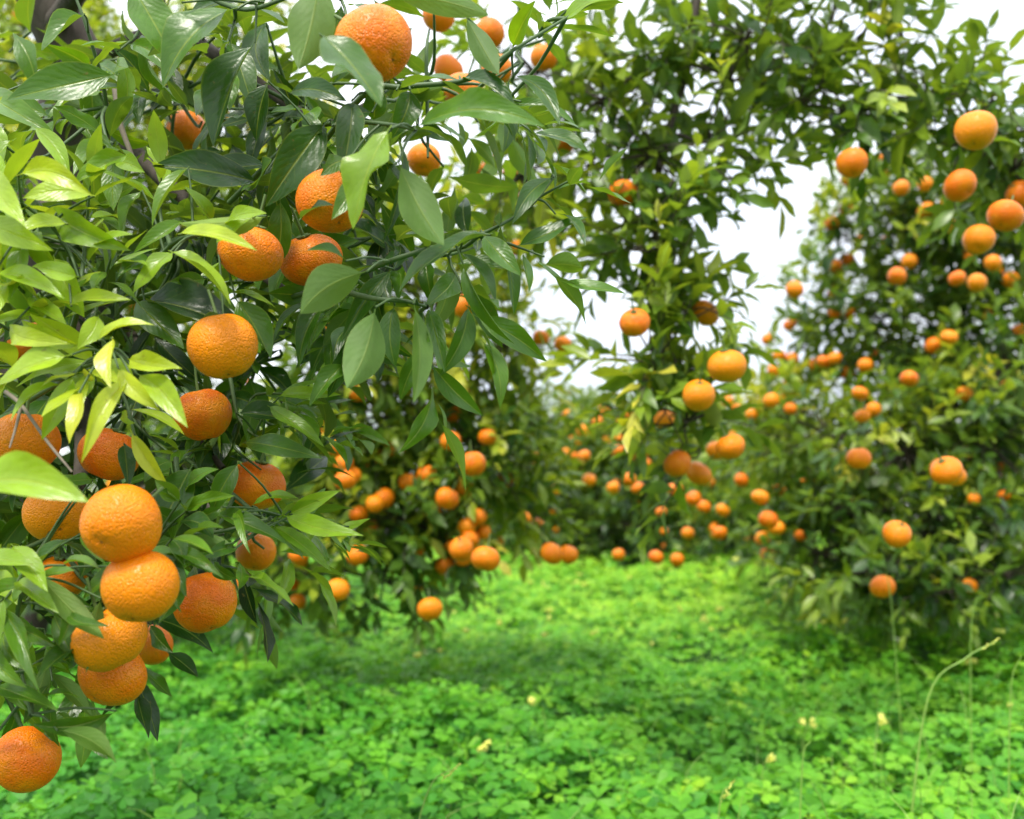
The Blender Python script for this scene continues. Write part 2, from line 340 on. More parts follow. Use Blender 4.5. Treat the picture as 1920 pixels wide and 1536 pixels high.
# B: middle-left tree
fb = [(845,827,42),(887,870,50),(838,935,45),(812,965,36),(865,1030,48),(910,1048,55),(928,1020,36),(806,1143,48),(670,1042,42),(633,1107,45),(648,900,44),(632,838,36),(612,793,30),(673,735,40),(740,840,34),(715,838,30),(870,745,36),(914,820,28),(703,945,34),(672,965,30),(690,990,30),(560,1048,36),(830,1020,36),(835,1062,34),(1035,1038,44),(1066,1040,32),(870,915,32),(775,1105,34),(945,900,26),(740,1010,30),(625,615,36),(870,575,44),(700,870,30),(850,775,26)]
fb = [(x, y, max(s, 37)) for x, y, s in fb]+[(655,905,39),(660,890,38),(720,935,40),(645,870,39),(560,1040,38),(765,905,38),(600,985,38),(800,890,38)]
tree('middle distance mandarin tree right of the foreground branches, its low fruit hanging above the clover', (-1.50, 3.9, 0), (-1.42, 3.85, .95),
     [(600,430,3.5,190,170,.3,1,.50),(820,560,3.4,180,140,.3,1,.58),(930,400,3.2,100,90,.25,.8,.53),(740,780,3.5,210,170,.3,1,.46),(890,830,3.5,140,160,.3,1,.40),(600,930,3.5,150,150,.3,1,.36),(770,980,3.4,160,100,.25,1,.34),(950,640,3.5,90,90,.3,.9,.5),(980,930,3.8,80,110,.3,.9,.36),(1000,800,3.8,60,90,.25,.8,.4),(640,690,3.3,120,100,.25,1,.5),(560,1080,3.5,130,60,.25,.9,.28),(860,1030,3.5,90,40,.2,.9,.3),(720,1090,3.4,100,50,.15,.9,.32)],  # upper blobs get yellower tints, painting in the sun on the crown
     fb, extra=26, layers=5.6, tint=.34, floor=.2, L=.096, W=.043)
# C: overhead tree
fc = [(1168,362,56),(1190,605,60),(1322,587,54),(1363,687,70),(1310,742,62),(1270,870,56),(1310,888,52),(1370,838,56),(1055,270,46),(1598,306,58),(1800,348,62),(1830,245,74),(1835,450,60),(1885,405,66),(1912,365,54),(1245,785,44),(1020,108,54),(1345,845,42)]
tree('overhanging mandarin tree whose leafy branch dips down against the white sky', (2.3, 2.9, 0), (2.2, 2.85, 1.3),
     [(1000,130,2.6,110,120,.22,.9,.42),(980,330,2.6,100,110,.2,.9,.46),(1130,190,2.5,120,110,.22,1,.32),(1220,290,2.4,140,100,.2,1.3,.32),(1110,310,2.6,90,90,.2,1,.42),(1330,270,2.4,75,90,.15,.9),(1250,120,2.5,100,80,.2,.8,.3),(1400,70,2.5,160,90,.25,1.1),(1370,150,2.5,100,70,.2,1),(1560,110,2.6,130,80,.25,1.2),(1590,210,2.5,130,80,.2,1.2),(1500,200,2.5,90,70,.2,1),(1740,190,2.5,120,70,.2,1.2),(1810,270,2.5,120,80,.18,1.3),(1900,320,2.45,90,90,.15,1.2),(1860,190,2.5,90,60,.2,1),(1220,-90,2.6,300,60,.3,.6),(1600,-40,2.6,150,50,.25,.9),(1690,60,2.6,90,60,.2,.7),
      (1180,420,2.35,75,60,.1,1.1,.34),(1270,400,2.35,80,50,.1,1.1,.32),(1240,460,2.3,90,50,.1,1.3,.34),(1250,520,2.3,105,50,.12,1.4,.34),(1210,590,2.3,75,60,.10,1.4,.55),(1290,590,2.3,70,50,.1,1.3,.4),(1230,670,2.3,90,70,.12,1.5,.50),(1290,790,2.3,100,60,.12,1.6,.40),(1330,700,2.3,60,50,.08,1.3,.4),(1230,750,2.3,95,50,.1,1.4,.38),(1060,430,2.7,60,50,.12,.9,.45),(1290,860,2.3,85,35,.08,1.4,.3)],
     fc, extra=0, layers=4.4, tint=.28, trunk_r=.07, L=.092, W=.040, spine=[(2150,-160,2.75),(1850,-200,2.65),(1500,-160,2.6),(1330,-60,2.5),(1290,120,2.48),(1250,260,2.45),(1225,400,2.4),(1250,560,2.35),(1260,700,2.33)])
# D: right background tree
fd = [(1735,345,32),(1690,352,34),(1785,422,36),(1705,490,34),(1682,518,38),(1795,522,36),(1832,530,40),(1590,487,28),(1490,543,38),(1570,510,26),(1862,493,36),(1895,525,34),(1630,408,24),(1695,440,28),(1750,648,34),(1780,632,34),(1705,710,38),(1640,668,30),(1622,685,32),(1590,700,30),(1565,672,30),(1545,678,30),(1530,683,28),(1613,738,34),(1638,768,32),(1617,780,34),(1440,636,28),(1480,610,26),(1555,410,24),(1910,620,30),(1720,575,26),(1800,470,28),(1660,455,26),(1610,450,24),(1850,590,28),(1880,470,26)]
fd = [(x, y, s*.92) for x, y, s in fd]
tree('large mandarin tree on the right crowded with fruit, rising above the glossy low bush', (2.45, 5.0, 0), (2.35, 4.95, 1.1),
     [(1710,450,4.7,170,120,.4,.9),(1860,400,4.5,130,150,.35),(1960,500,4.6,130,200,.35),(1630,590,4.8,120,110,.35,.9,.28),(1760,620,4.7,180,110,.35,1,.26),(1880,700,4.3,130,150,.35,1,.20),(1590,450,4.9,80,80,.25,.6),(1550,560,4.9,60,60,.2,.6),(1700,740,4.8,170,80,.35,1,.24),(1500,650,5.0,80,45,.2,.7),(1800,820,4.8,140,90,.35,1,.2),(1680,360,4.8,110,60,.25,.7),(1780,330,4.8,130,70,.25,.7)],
     fd, extra=52, layers=5, tint=.28, trunk_r=.10, L=.104, W=.046)
# F: lower right glossy bush
ff = [(1775,883,60),(1682,1002,54),(1655,1100,46),(1610,860,44),(1425,932,34),(1440,975,38),(1455,990,32),(1430,1010,30),(1440,1040,30),(1460,920,28),(1380,770,28),(1520,900,26),(1590,940,24),(1740,800,28),(1810,850,30),(1765,880,42),(1790,892,44)]
tree('low mandarin tree with pale glossy leaves at the lower right edge of the clover clearing', (1.85, 4.5, 0), (1.85, 4.45, .95),
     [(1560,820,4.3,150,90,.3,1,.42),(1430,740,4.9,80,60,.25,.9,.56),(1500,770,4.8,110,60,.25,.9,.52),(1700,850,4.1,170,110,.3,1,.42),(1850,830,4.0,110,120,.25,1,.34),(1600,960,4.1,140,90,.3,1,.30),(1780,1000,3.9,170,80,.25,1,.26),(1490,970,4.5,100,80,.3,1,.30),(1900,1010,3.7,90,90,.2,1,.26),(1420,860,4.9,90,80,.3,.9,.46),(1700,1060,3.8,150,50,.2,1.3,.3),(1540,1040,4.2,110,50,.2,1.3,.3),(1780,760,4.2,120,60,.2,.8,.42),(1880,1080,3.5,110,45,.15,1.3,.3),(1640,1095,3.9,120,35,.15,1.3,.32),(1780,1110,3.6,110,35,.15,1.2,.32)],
     ff, extra=24, layers=5, tint=.30, tvar=.16, floor=.04, L=.106, W=.046, tadd=.04)
# E: centre rows
tree('mandarin tree at the far end of the clearing, left of the dangling branch', (0.75, 8.4, 0), (.75, 8.4, 1.1),
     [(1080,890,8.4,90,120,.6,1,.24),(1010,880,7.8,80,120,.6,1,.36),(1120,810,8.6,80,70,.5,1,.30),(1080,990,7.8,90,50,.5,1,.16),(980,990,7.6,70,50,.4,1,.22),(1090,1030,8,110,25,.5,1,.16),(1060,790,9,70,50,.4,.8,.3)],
     [(1092,807,24),(1120,790,22),(1095,855,26),(1105,900,26),(1060,775,20),(1160,845,24),(1150,915,26),(1010,985,30),(985,970,28),(1000,860,24),(1040,920,22)], extra=30, layers=7, L=.10, W=.046, tint=.24, trunk_r=.09, floor=.06)
tree('mandarin tree at the far end of the clearing, directly behind the dangling branch', (1.3, 7.8, 0), (1.3, 7.8, 1.1),
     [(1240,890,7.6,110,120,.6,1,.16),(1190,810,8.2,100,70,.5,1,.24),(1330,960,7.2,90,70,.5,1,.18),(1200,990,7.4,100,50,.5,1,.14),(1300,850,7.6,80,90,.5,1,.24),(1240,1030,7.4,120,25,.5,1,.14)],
     [(1180,900,28),(1195,915,26),(1265,918,30),(1300,935,30),(1320,950,28),(1355,957,28),(1230,1045,30),(1160,1040,26),(1290,1000,26),(1240,960,22),(1210,870,22)], extra=34, layers=7, L=.10, W=.046, tint=.18, trunk_r=.09, floor=.06)
tree('lime tipped mandarin tree at the far right end of the clearing, beside the glossy bush', (1.75, 6.6, 0), (1.75, 6.6, 1.0),
     [(1400,880,6.4,100,90,.5,1,.46),(1390,800,6.8,90,50,.4,.9,.54),(1420,990,6.2,90,60,.4,1,.24),(1360,1010,6.6,80,40,.4,1,.2)],
     [(1390,900,28),(1350,1000,30),(1270,1050,28)], extra=18, layers=6, L=.095, W=.042, tint=.3, floor=.06)
# G: behind the foreground tree
tree('bright green mandarin tree behind the foreground branches at the far left', (-2.2, 4.6, 0), (-2.15, 4.6, 1.0),
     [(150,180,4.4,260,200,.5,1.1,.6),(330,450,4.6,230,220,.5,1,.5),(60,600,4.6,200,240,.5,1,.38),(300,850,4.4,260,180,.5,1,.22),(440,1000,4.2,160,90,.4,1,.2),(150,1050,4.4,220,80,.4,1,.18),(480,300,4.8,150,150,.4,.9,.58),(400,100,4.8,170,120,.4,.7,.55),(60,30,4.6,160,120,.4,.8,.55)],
     [(480,1090,30),(520,960,28),(560,880,26)], extra=20, layers=4.5, tint=.45)
# far row
lab = ['leftmost', 'second from the left', 'third from the left', 'fourth from the left', 'fifth from the left', 'rightmost']
for k, x in enumerate((300, 700, 980, 1180, 1480, 1850)):
    tp = P(x, 1000, 14+k % 2); b = (float(tp[0]), float(tp[1]), 0)
    tree('%s hazy orchard tree in the farthest row under the horizon sky' % lab[k], b, (b[0], b[1], 1.1),
         [(x-60, 880, 14, 110, 95, .9), (x+80, 900, 14.5, 120, 85, .9), (x+10, 970, 13.5, 170, 50, .9), (x, 830+10*(k % 3), 15, 90, 60, .7)], [], extra=10, layers=5, L=.15, W=.08, tint=.28, trunk_r=.1, floor=.1)

# ---------------------------------------------------------------- A: foreground tree
FA = [(702,83,146,None),(350,245,74,None),(620,378,128,None),(583,488,118,None),(470,475,126,None),(418,650,132,None),(380,778,106,None),(480,910,106,None),(205,852,118,None),(45,830,122,None),
      (105,962,122,None),(227,983,148,'face'),(264,1100,146,'tilt'),(383,1130,116,'side'),(205,1198,136,None),(210,1266,132,None),(50,1425,122,None),(480,1035,76,None),(795,300,66,None),(918,62,58,None),(932,132,60,None),(868,172,76,None),
      (840,130,58,None),(822,30,62,None),(285,1210,76,None),(112,1085,100,None),(62,645,84,None),(290,45,70,None)]
A0 = np.array([-1.0, 1.75, 0])
TA = thing('mandarin_tree', 'foreground mandarin tree in sharp focus, its laden branches filling the left side', 'tree', tuple(A0))
t_ = Tubes(); t_.add([A0+[0, 0, -.05], A0+[0.02, 0, .15], A0+[.05, .02, .6], P(90, 330, 1.8), P(150, 150, 1.75), P(60, -60, 1.7), P(-30, -400, 1.7)], [.10, .07, .062, .055, .05, .045, .03], 14); link('trunk', t_.mesh('trunk', M_bark, A0), TA)
def limb(pts, r0, r1, m=M_bark, name='limb'):
    lm = Tubes(); n = len(pts); lm.add([P(*p) for p in pts], list(np.linspace(r0, r1, n)), 8); return link(name, lm.mesh(name, m, A0), TA)
limb([(110,200,1.75),(220,260,1.5),(330,360,1.35),(500,520,1.25),(560,560,1.2)], .016, .004)
limb([(60,330,1.8),(120,480,1.5),(150,700,1.3),(150,900,1.12),(100,1000,1.05)], .018, .005)
limb([(100,150,1.75),(300,60,1.5),(430,120,1.4),(600,230,1.3),(700,190,1.12)], .014, .004)
limb([(110,480,1.5),(260,650,1.4),(350,800,1.3),(420,880,1.2)], .012, .004)
limb([(100,50,1.7),(200,-60,1.5),(500,-80,1.25),(640,-50,1.05)], .02, .005)
limb([(190,330,1.4),(200,230,1.32),(178,150,1.3)], .008, .005, M_dry, 'bare_twig')
limb([(10,735,.92),(40,760,.91),(90,830,.89),(135,885,.88)], .0022, .001, M_dry, 'bare_twig')
limb([(40,760,.91),(30,800,.90),(18,840,.89)], .0018, .0008, M_dry, 'bare_twig')
limb([(215,160,1.25),(225,230,1.24),(250,300,1.23)], .004, .003, M_dry, 'bare_twig')

REJ = []
for (x, y, s, ax) in FA:
    r = .0335*random.uniform(.97, 1.05) if s > 85 else .031*random.uniform(.95, 1.03)
    d = 2*r*F/s; axis = None
    if ax == 'face': axis = Vector((.22, .80, .50))
    if ax == 'tilt': axis = Vector((.05, .35, .95))
    if ax == 'side': axis = Vector((-.35, .2, .9))
    add_fruit(TA, P(x, y, d), r, axis); REJ.append((x, y, s*.52, d))

SH = {
 'S1': [(560,330,1.15),(680,180,1.02),(760,163,.99),(880,148,1.0),(960,95,1.02),(1060,35,1.06),(1150,-20,1.1)],
 'S2': [(300,-60,1.15),(440,15,1.1),(540,-5,1.0),(620,-40,.95)],
 'S3': [(190,330,1.3),(200,200,1.25),(165,60,1.2),(120,-60,1.2)],
 'S4': [(430,380,1.15),(560,255,1.05),(650,230,1.0),(740,235,.95),(780,245,.94)],
 'S5': [(540,560,1.15),(660,520,1.05),(730,490,1.0),(810,465,1.0),(900,440,1.02),(990,390,1.05),(1040,330,1.08)],
 'S6': [(130,640,1.1),(150,540,1.0),(110,440,.95),(40,380,.92)],
 'S7': [(250,560,1.1),(320,460,1.0),(420,425,.98)],
 'S8': [(40,760,1.1),(140,700,.98),(205,655,.90)],
 'S9': [(350,860,1.2),(440,930,1.12),(500,975,1.08),(560,965,1.05)],
 'S10': [(150,900,1.1),(90,1010,1.02),(50,1080,.95),(30,1200,.95),(60,1340,.92)],
 'S11': [(400,560,1.25),(430,700,1.2),(450,790,1.18),(500,830,1.15)],
 'S12': [(330,860,1.1),(330,960,1.04),(290,1020,.99),(300,1060,.98)],
 'S13': [(-110,960,.8),(-60,915,.78),(-40,905,.77)],
 'S14': [(640,545,1.04),(700,560,.99),(760,565,.98),(800,575,.98)],
}
H = [
 ('S3',225,138,12,188,88,.36,1.02,1),('S3',160,25,78,95,72,.40,1.1,1),('S2',245,-30,335,128,85,.45,1.02,1),('S2',445,15,305,165,125,.40,1.02,1),('S2',480,75,400,275,112,.25,1.05,1),
 ('S2',600,-50,560,130,92,.42,.92,-1),('S1',598,62,715,200,105,.34,.80,1),('S4',772,245,1022,238,84,.45,.90,1),('S4',735,235,662,430,108,.62,.86,1),('S4',745,300,832,460,82,.42,.90,-1),
 ('S4',615,225,498,388,85,.25,1.0,1),('S4',492,345,285,312,86,.15,1.05,1),('S5',925,438,748,548,84,.30,.93,1),('S5',690,508,563,588,84,.36,.90,-1),('S14',705,572,650,728,96,.45,.90,-1),
 ('S14',775,565,775,755,56,.52,.93,-1),('S14',740,570,742,690,48,.3,.98,1),('S5',865,490,965,645,52,.40,1.0,1),('S5',905,440,978,518,50,.4,1.0,1),('S5',1040,400,1098,462,26,.28,1.05,1),('S5',1040,330,960,420,40,.3,1.06,1),
 ('S1',505,150,480,265,66,.15,1.08,1),('S1',540,175,650,190,52,.22,1.0,1),('S1',660,185,640,335,62,.28,.98,1),('S1',740,170,860,150,45,.35,.97,1),('S1',870,25,935,140,52,.32,1.0,-1),('S1',960,90,1005,0,44,.55,1.02,1),
 ('S1',1050,45,1185,-5,64,.62,1.06,1),('S2',720,-15,915,28,56,.42,.92,-1),('S2',335,5,545,-5,52,.5,1.0,1),('S1',770,165,735,260,60,.3,.97,1),('S1',860,150,970,210,60,.2,1.0,1),('S1',800,160,900,205,50,.24,1.02,1),
 ('S3',245,290,138,348,50,.55,1.0,1),('S6',180,368,42,372,54,.8,.92,1),('S6',-25,330,48,425,64,.78,.9,1),('S3',60,235,132,335,42,.65,1.0,1),('S7',355,312,285,425,50,.52,1.0,1),('S7',268,355,228,450,42,.5,1.02,1),
 ('S6',105,395,245,470,72,.6,.96,1),('S7',505,405,335,418,58,.68,.92,1),('S7',330,440,482,470,48,.85,.90,1),('S7',315,470,432,572,72,.7,.92,1),('S7',345,412,250,475,46,.5,.98,1),('S7',440,558,508,675,66,.4,.98,1),
 ('S7',265,565,485,645,105,.10,1.06,1),('S7',250,560,345,655,60,.35,1.04,1),('S6',100,478,158,595,60,.75,.95,1),('S6',8,475,85,605,60,.55,.95,1),('S6',18,610,132,645,44,.85,.92,1),('S6',130,575,245,562,46,.8,.92,1),
 ('S8',185,590,145,655,44,.78,.9,1),('S8',212,632,208,728,60,.95,.86,1),('S8',238,672,342,692,54,.85,.88,1),('S8',135,665,-5,722,74,.78,.88,1),('S8',148,735,130,832,46,1.0,.87,1),('S8',250,705,152,868,48,.88,.86,1),
 ('S8',255,700,352,802,54,.78,.88,1),('S8',140,700,78,825,46,.7,.9,1),('S13',-95,925,168,942,105,.70,.74,1),('S13',-50,880,105,895,56,.85,.76,1),('S12',362,870,300,995,82,.30,1.0,1),('S12',325,865,270,905,40,.4,1.0,1),
 ('S9',450,865,395,968,50,.35,1.02,1),('S9',395,965,540,1022,48,.4,1.02,1),('S9',510,985,622,1072,36,.55,1.04,1),('S9',530,965,682,1005,42,.62,1.02,1),('S9',540,965,638,920,36,.6,1.03,1),('S9',500,980,600,990,30,.55,1.05,1),
 ('S11',455,830,605,860,46,.35,1.1,1),('S11',440,775,562,795,62,.22,1.12,1),('S11',500,760,608,838,36,.55,1.12,1),('S11',520,745,640,740,34,.6,1.15,1),('S12',270,1030,350,1090,52,.42,.93,1),('S12',440,1018,315,1032,54,.45,.95,-1),
 ('S12',92,1015,150,1085,50,.2,1.0,1),('S10',240,1062,155,1125,42,.4,.93,1),('S10',190,1118,160,1262,38,.42,.9,-1),('S10',65,1070,195,1198,46,.55,.88,-1),('S10',165,1205,72,1270,60,.28,.93,1),('S10',-10,1130,75,1300,44,.45,.9,1),
 ('S10',222,1332,62,1358,44,.35,.9,1),('S10',105,1368,218,1432,46,.5,.88,-1),('S10',-10,1285,110,1335,52,.4,.92,1),('S10',20,1230,-30,1330,50,.3,.95,1),('S10',60,1085,-10,1160,60,.5,.92,1),('S10',20,1020,90,1110,50,.65,.88,1),
 ('S9',430,1040,330,1075,36,.38,1.0,1),('S9',400,1050,445,1085,30,.4,1.0,1),('S12',232,830,240,915,40,.2,.98,1),('S4',595,345,560,410,40,.22,1.0,1),('S4',560,415,625,385,40,.15,.95,1),('S5',650,490,575,470,36,.3,.93,1),
 ('S6',60,430,130,520,60,.66,.95,1),('S6',20,400,-20,480,60,.7,.93,1),('S6',40,450,20,560,50,.6,.95,1),('S10',175,900,120,905,30,.45,.95,1),('S7',400,420,345,350,44,.55,1.0,1),('S7',290,490,220,520,44,.4,1.0,1),
 ('S1',960,140,1050,235,40,.3,1.03,1),('S5',800,470,760,440,40,.35,1.0,1),('S5',860,470,930,570,48,.33,1.03,1),('S14',800,575,835,700,42,.42,1.0,1),('S4',700,230,700,150,50,.3,1.0,1),('S5',740,500,640,640,50,.3,1.05,1),
 ('S1',700,210,620,235,46,.22,.98,1),('S4',740,245,715,460,36,.2,.98,1),('S5',600,560,510,650,54,.28,1.1,1),('S5',620,560,560,690,50,.3,1.1,1),
 ('S6',130,420,30,440,46,.8,.9,1),('S6',150,520,60,500,48,.72,.9,1),('S6',160,500,250,440,44,.66,.93,1),('S6',30,330,175,368,56,.85,.88,1),('S6',-30,420,100,470,54,.78,.88,1),('S8',180,640,290,610,42,.85,.88,1),('S8',160,650,40,600,44,.8,.9,1),('S8',220,690,300,770,38,.9,.86,1),('S8',120,720,20,790,50,.72,.9,1),
 ('S6',-20,520,120,560,52,.72,.9,1),('S7',330,470,250,550,44,.62,.95,1),('S7',420,425,500,400,36,.7,.93,1),('S10',30,1090,110,1150,44,.6,.9,1),('S10',-20,1040,70,1060,44,.66,.88,1),('S10',10,1180,60,1260,38,.5,.92,1),('S3',-20,180,110,260,60,.5,1.1,1),('S3',30,260,-20,350,50,.6,1.0,1),
 ('S4',665,330,622,412,44,.45,.92,1),('S4',655,300,600,330,40,.35,.94,1),('S7',480,405,405,455,38,.72,.92,1),('S7',420,590,372,640,40,.3,.95,1),
 ('S12',330,1030,420,990,34,.5,.96,1),('S12',320,1045,395,1075,30,.42,.97,1),('S12',300,1040,230,1065,34,.4,.92,1),('S10',150,1000,200,1060,30,.45,.93,1),('S10',150,920,90,900,40,.5,.95,1),('S12',340,960,440,930,40,.5,.98,1),('S12',345,930,410,880,36,.45,.99,1),('S12',330,990,260,960,34,.3,1.0,1),
 ('S9',520,975,600,940,28,.6,1.03,1),('S9',500,975,570,1050,28,.5,1.05,1),('S9',470,950,560,935,28,.55,1.06,1),('S10',70,1100,140,1070,34,.5,.93,1),('S10',40,1180,110,1215,36,.45,.93,1),('S10',50,1260,130,1245,34,.4,.93,1),('S10',60,1330,150,1310,34,.42,.92,1),('S10',-10,1200,50,1290,40,.5,.9,1),('S10',10,1120,-10,1230,40,.55,.9,1),
 ('S12',320,1010,345,1060,40,.35,.92,1),('S12',300,1035,350,1120,36,.3,.93,1),('S12',330,1050,300,1120,30,.35,.90,1),('S10',130,1010,60,1080,44,.3,.94,1),('S10',110,1120,175,1140,36,.3,.92,1),('S12',280,1170,325,1225,34,.25,.97,1),('S9',440,1030,370,1050,34,.3,.98,1),('S10',100,1150,140,1240,36,.35,.93,1),('S12',330,980,400,1010,40,.25,.97,1),('S12',350,960,300,920,38,.3,.96,1),
 ('S12',320,1010,400,1040,34,.5,.90,1),('S12',300,1040,420,1085,32,.45,.92,1),('S12',310,1050,340,1150,30,.42,.95,1),('S10',120,1060,190,1070,34,.5,.88,1),('S10',140,1130,110,1210,34,.45,.89,1),('S10',130,1150,205,1175,30,.4,.88,1),('S12',340,940,290,900,36,.5,.93,1),('S9',420,950,350,985,34,.45,1.0,1),('S9',440,960,470,1040,30,.5,1.0,1),
]
to = {k: (Leaves(), Tubes(), np.array([P(*q) for q in v])) for k, v in SH.items()}
R_ = [
 ('S6',60,470,1.0,-.2,.8,.4,9,.085,.026,.64),('S6',110,600,1.0,.1,.3,.8,9,.075,.022,.72),('S6',20,620,1.02,-.4,.4,.6,8,.085,.026,.64),('S6',20,400,.97,-.2,.8,.3,8,.085,.026,.72),('S6',160,450,1.03,.2,.8,.4,8,.08,.026,.6),('S6',60,560,.97,-.1,.4,.8,9,.07,.02,.7),('S6',190,540,1.0,.4,.5,.6,8,.075,.022,.6),
 ('S8',190,680,.96,.1,-.1,.9,9,.07,.02,.8),('S8',230,740,.98,.4,-.6,.5,7,.07,.02,.74),('S8',60,690,1.0,-.3,0,.6,8,.085,.026,.72),
 ('S7',300,400,1.06,.1,.8,.3,8,.085,.028,.6),('S7',380,520,1.1,.5,-.2,.5,8,.085,.03,.42),
 ('S9',400,1000,1.08,.4,-.1,.5,9,.075,.024,.42),('S9',560,985,1.12,.9,0,.2,9,.07,.018,.52),('S9',330,1010,1.04,.2,-.3,.5,8,.07,.024,.36),
 ('S10',40,1100,1.0,-.1,-.6,.5,9,.08,.024,.52),('S10',20,1230,1.0,-.2,-.8,.3,9,.085,.024,.45),('S10',20,1030,.98,-.1,-.2,.7,8,.08,.026,.6),('S10',30,1330,.98,-.3,-.5,.3,6,.07,.022,.38),('S10',80,1180,1.05,.3,-.6,.3,8,.08,.024,.38),
 ('S2',440,40,1.15,0,-.7,.5,8,.1,.040,.34),('S2',640,0,1.05,.2,-.7,.4,8,.1,.036,.3),('S2',260,60,1.2,-.1,-.5,.5,8,.1,.040,.42),
 ('S3',120,220,1.25,-.6,-.2,.4,8,.09,.036,.42),('S3',180,120,1.3,0,-.7,.4,7,.08,.033,.38),('S3',60,300,1.15,-.3,.2,.5,8,.085,.03,.6),('S3',200,260,1.2,.3,-.2,.5,8,.085,.03,.48),
 ('S1',900,170,1.1,.6,-.3,.4,8,.085,.030,.28),('S1',1010,70,1.12,.6,.5,.3,7,.085,.032,.45),('S1',760,180,1.08,.2,-.5,.4,7,.09,.034,.26),('S1',950,200,1.15,.5,-.6,.3,8,.085,.03,.34),
 ('S5',840,480,1.06,.3,-.6,.3,9,.085,.030,.33),('S5',930,450,1.06,.7,-.3,.3,8,.08,.028,.36),('S5',990,380,1.08,.8,.4,.2,6,.07,.022,.33),('S14',790,590,1.03,.2,-.9,.1,7,.085,.026,.42),('S5',680,540,1.12,-.1,-.6,.3,8,.09,.034,.26),
 ('S11',480,740,1.2,.6,0,.4,9,.085,.028,.48),('S11',440,840,1.22,.5,-.3,.4,8,.085,.032,.24),('S11',520,800,1.2,.8,0,.2,7,.075,.024,.46),('S4',520,300,1.12,-.2,-.5,.4,8,.1,.038,.22),('S4',600,280,1.1,-.4,-.5,.3,7,.1,.036,.24),
]
for (s, x, y, d, ax, ay, tw, n, L, W, tint) in R_:
    LV, tb, poly = to[s]; c = P(x, y, d); dr = RT*ax+np.array([0, 0, 1.0])*ay-FWD*tw; dr = dr/np.linalg.norm(dr)
    shoots(LV, [c], [dr], n, .05 if tint > .6 else .08, L, W, tint, .03, .3, .7)
    q = poly[np.argmin(np.linalg.norm(poly-c, axis=1))]; tb.add([q, (q+c)/2+rng.normal(0, .004, 3), c, c+dr*.06], [.0026, .0022, .002, .001], 5, 3)
for k in to: to[k][0].filter(REJ, .92)
for (s, bx, by, tx, ty, w, tint, d, face) in H:
    LV, tb, poly = to[s]; b = P(bx, by, d+.01); t = P(tx, ty, d-.02+rng.normal(0, .015)); v = t-b; L = np.linalg.norm(v); W = w/F*d
    nn = -FWD*(.75+rng.uniform(-.25, .2))+np.array([0, 0, .5])+rng.normal(0, .32, 3)
    if face < 0: nn = -(-FWD*.8+np.array([0, 0, -.25])+rng.normal(0, .15, 3))
    if s == 'S13': nn = -FWD*.9+np.array([0, 0, .6])
    bd = rng.uniform(.3, 1.1)
    if tint > .6: tint = .6+(tint-.6)*.85
    LV.add([b], [v], [nn], L, W*1.02, bd*(1 if face > 0 else .6), rng.uniform(.2, .7), tint+.02)
    q = np.concatenate([poly[i]*(1-f)+poly[i+1]*f for i in range(len(poly)-1) for f in [np.linspace(0, 1, 8)[:, None]]])
    c = q[np.argmin(np.linalg.norm(q-b, axis=1))]
    if np.linalg.norm(c-b) < .2: tb.add([c, (c+b)/2+np.array([0, 0, .004]), b+v*.03], [.0016, .0013, .0010], 5, 3)
for k, (LV, tb, poly) in to.items():
    tb.add(list(poly), list(np.linspace(.0034, .0014, len(poly))), 6, 5)
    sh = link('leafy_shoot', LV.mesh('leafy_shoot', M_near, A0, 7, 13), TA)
    if k == 'S8': sh['label'] = 'yellowish young leaves in a rosette'
    if k == 'S13': sh['label'] = 'broad lime leaf nearest the camera'
    link('twig', tb.mesh('twig', M_twig, A0), sh)
# inner foliage
LV = Leaves(); tw = Tubes()
for b in [(60,120,1.6,180,150,.2,.35,.45),(330,180,1.45,180,200,.16,.9,.26),(560,200,1.35,180,180,.14,1,.2),(800,160,1.35,170,170,.12,.8,.28),(980,120,1.4,110,110,.1,.5,.4),(120,450,1.4,180,180,.16,1,.36),(330,480,1.4,180,180,.14,1,.2),(640,450,1.35,170,140,.10,.9,.24),(820,480,1.3,120,90,.08,.6,.3),
          (480,680,1.4,130,160,.12,1,.2),(250,760,1.3,170,170,.14,1,.16),(60,760,1.3,120,200,.14,1,.2),(380,960,1.3,150,130,.1,1,.17),(500,960,1.35,90,90,.08,.8,.38),(120,1040,1.25,150,130,.1,1,.2),(130,1180,1.2,120,100,.08,1.1,.26),(10,1300,1.15,70,110,.08,1,.34),(-120,700,1.3,100,600,.2,1,.3),(600,600,1.4,100,100,.08,.8,.28)]:
    pts, out, rad = blob_pts(b, 3.8, .086, .031, 8)
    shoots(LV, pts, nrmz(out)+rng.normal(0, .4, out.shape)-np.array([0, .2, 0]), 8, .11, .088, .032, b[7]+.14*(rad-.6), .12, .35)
    c = P(*b[:3])
    for q in pts: tw.add([c, (c+q)/2+rng.normal(0, .012, 3), q], [.003, .0025, .0016], 5, 3)
link('twigs', tw.mesh('twigs', M_twig, A0), TA)
LV.filter(REJ); link('foliage', LV.mesh('foliage', M_near, A0, 5, 9), TA)

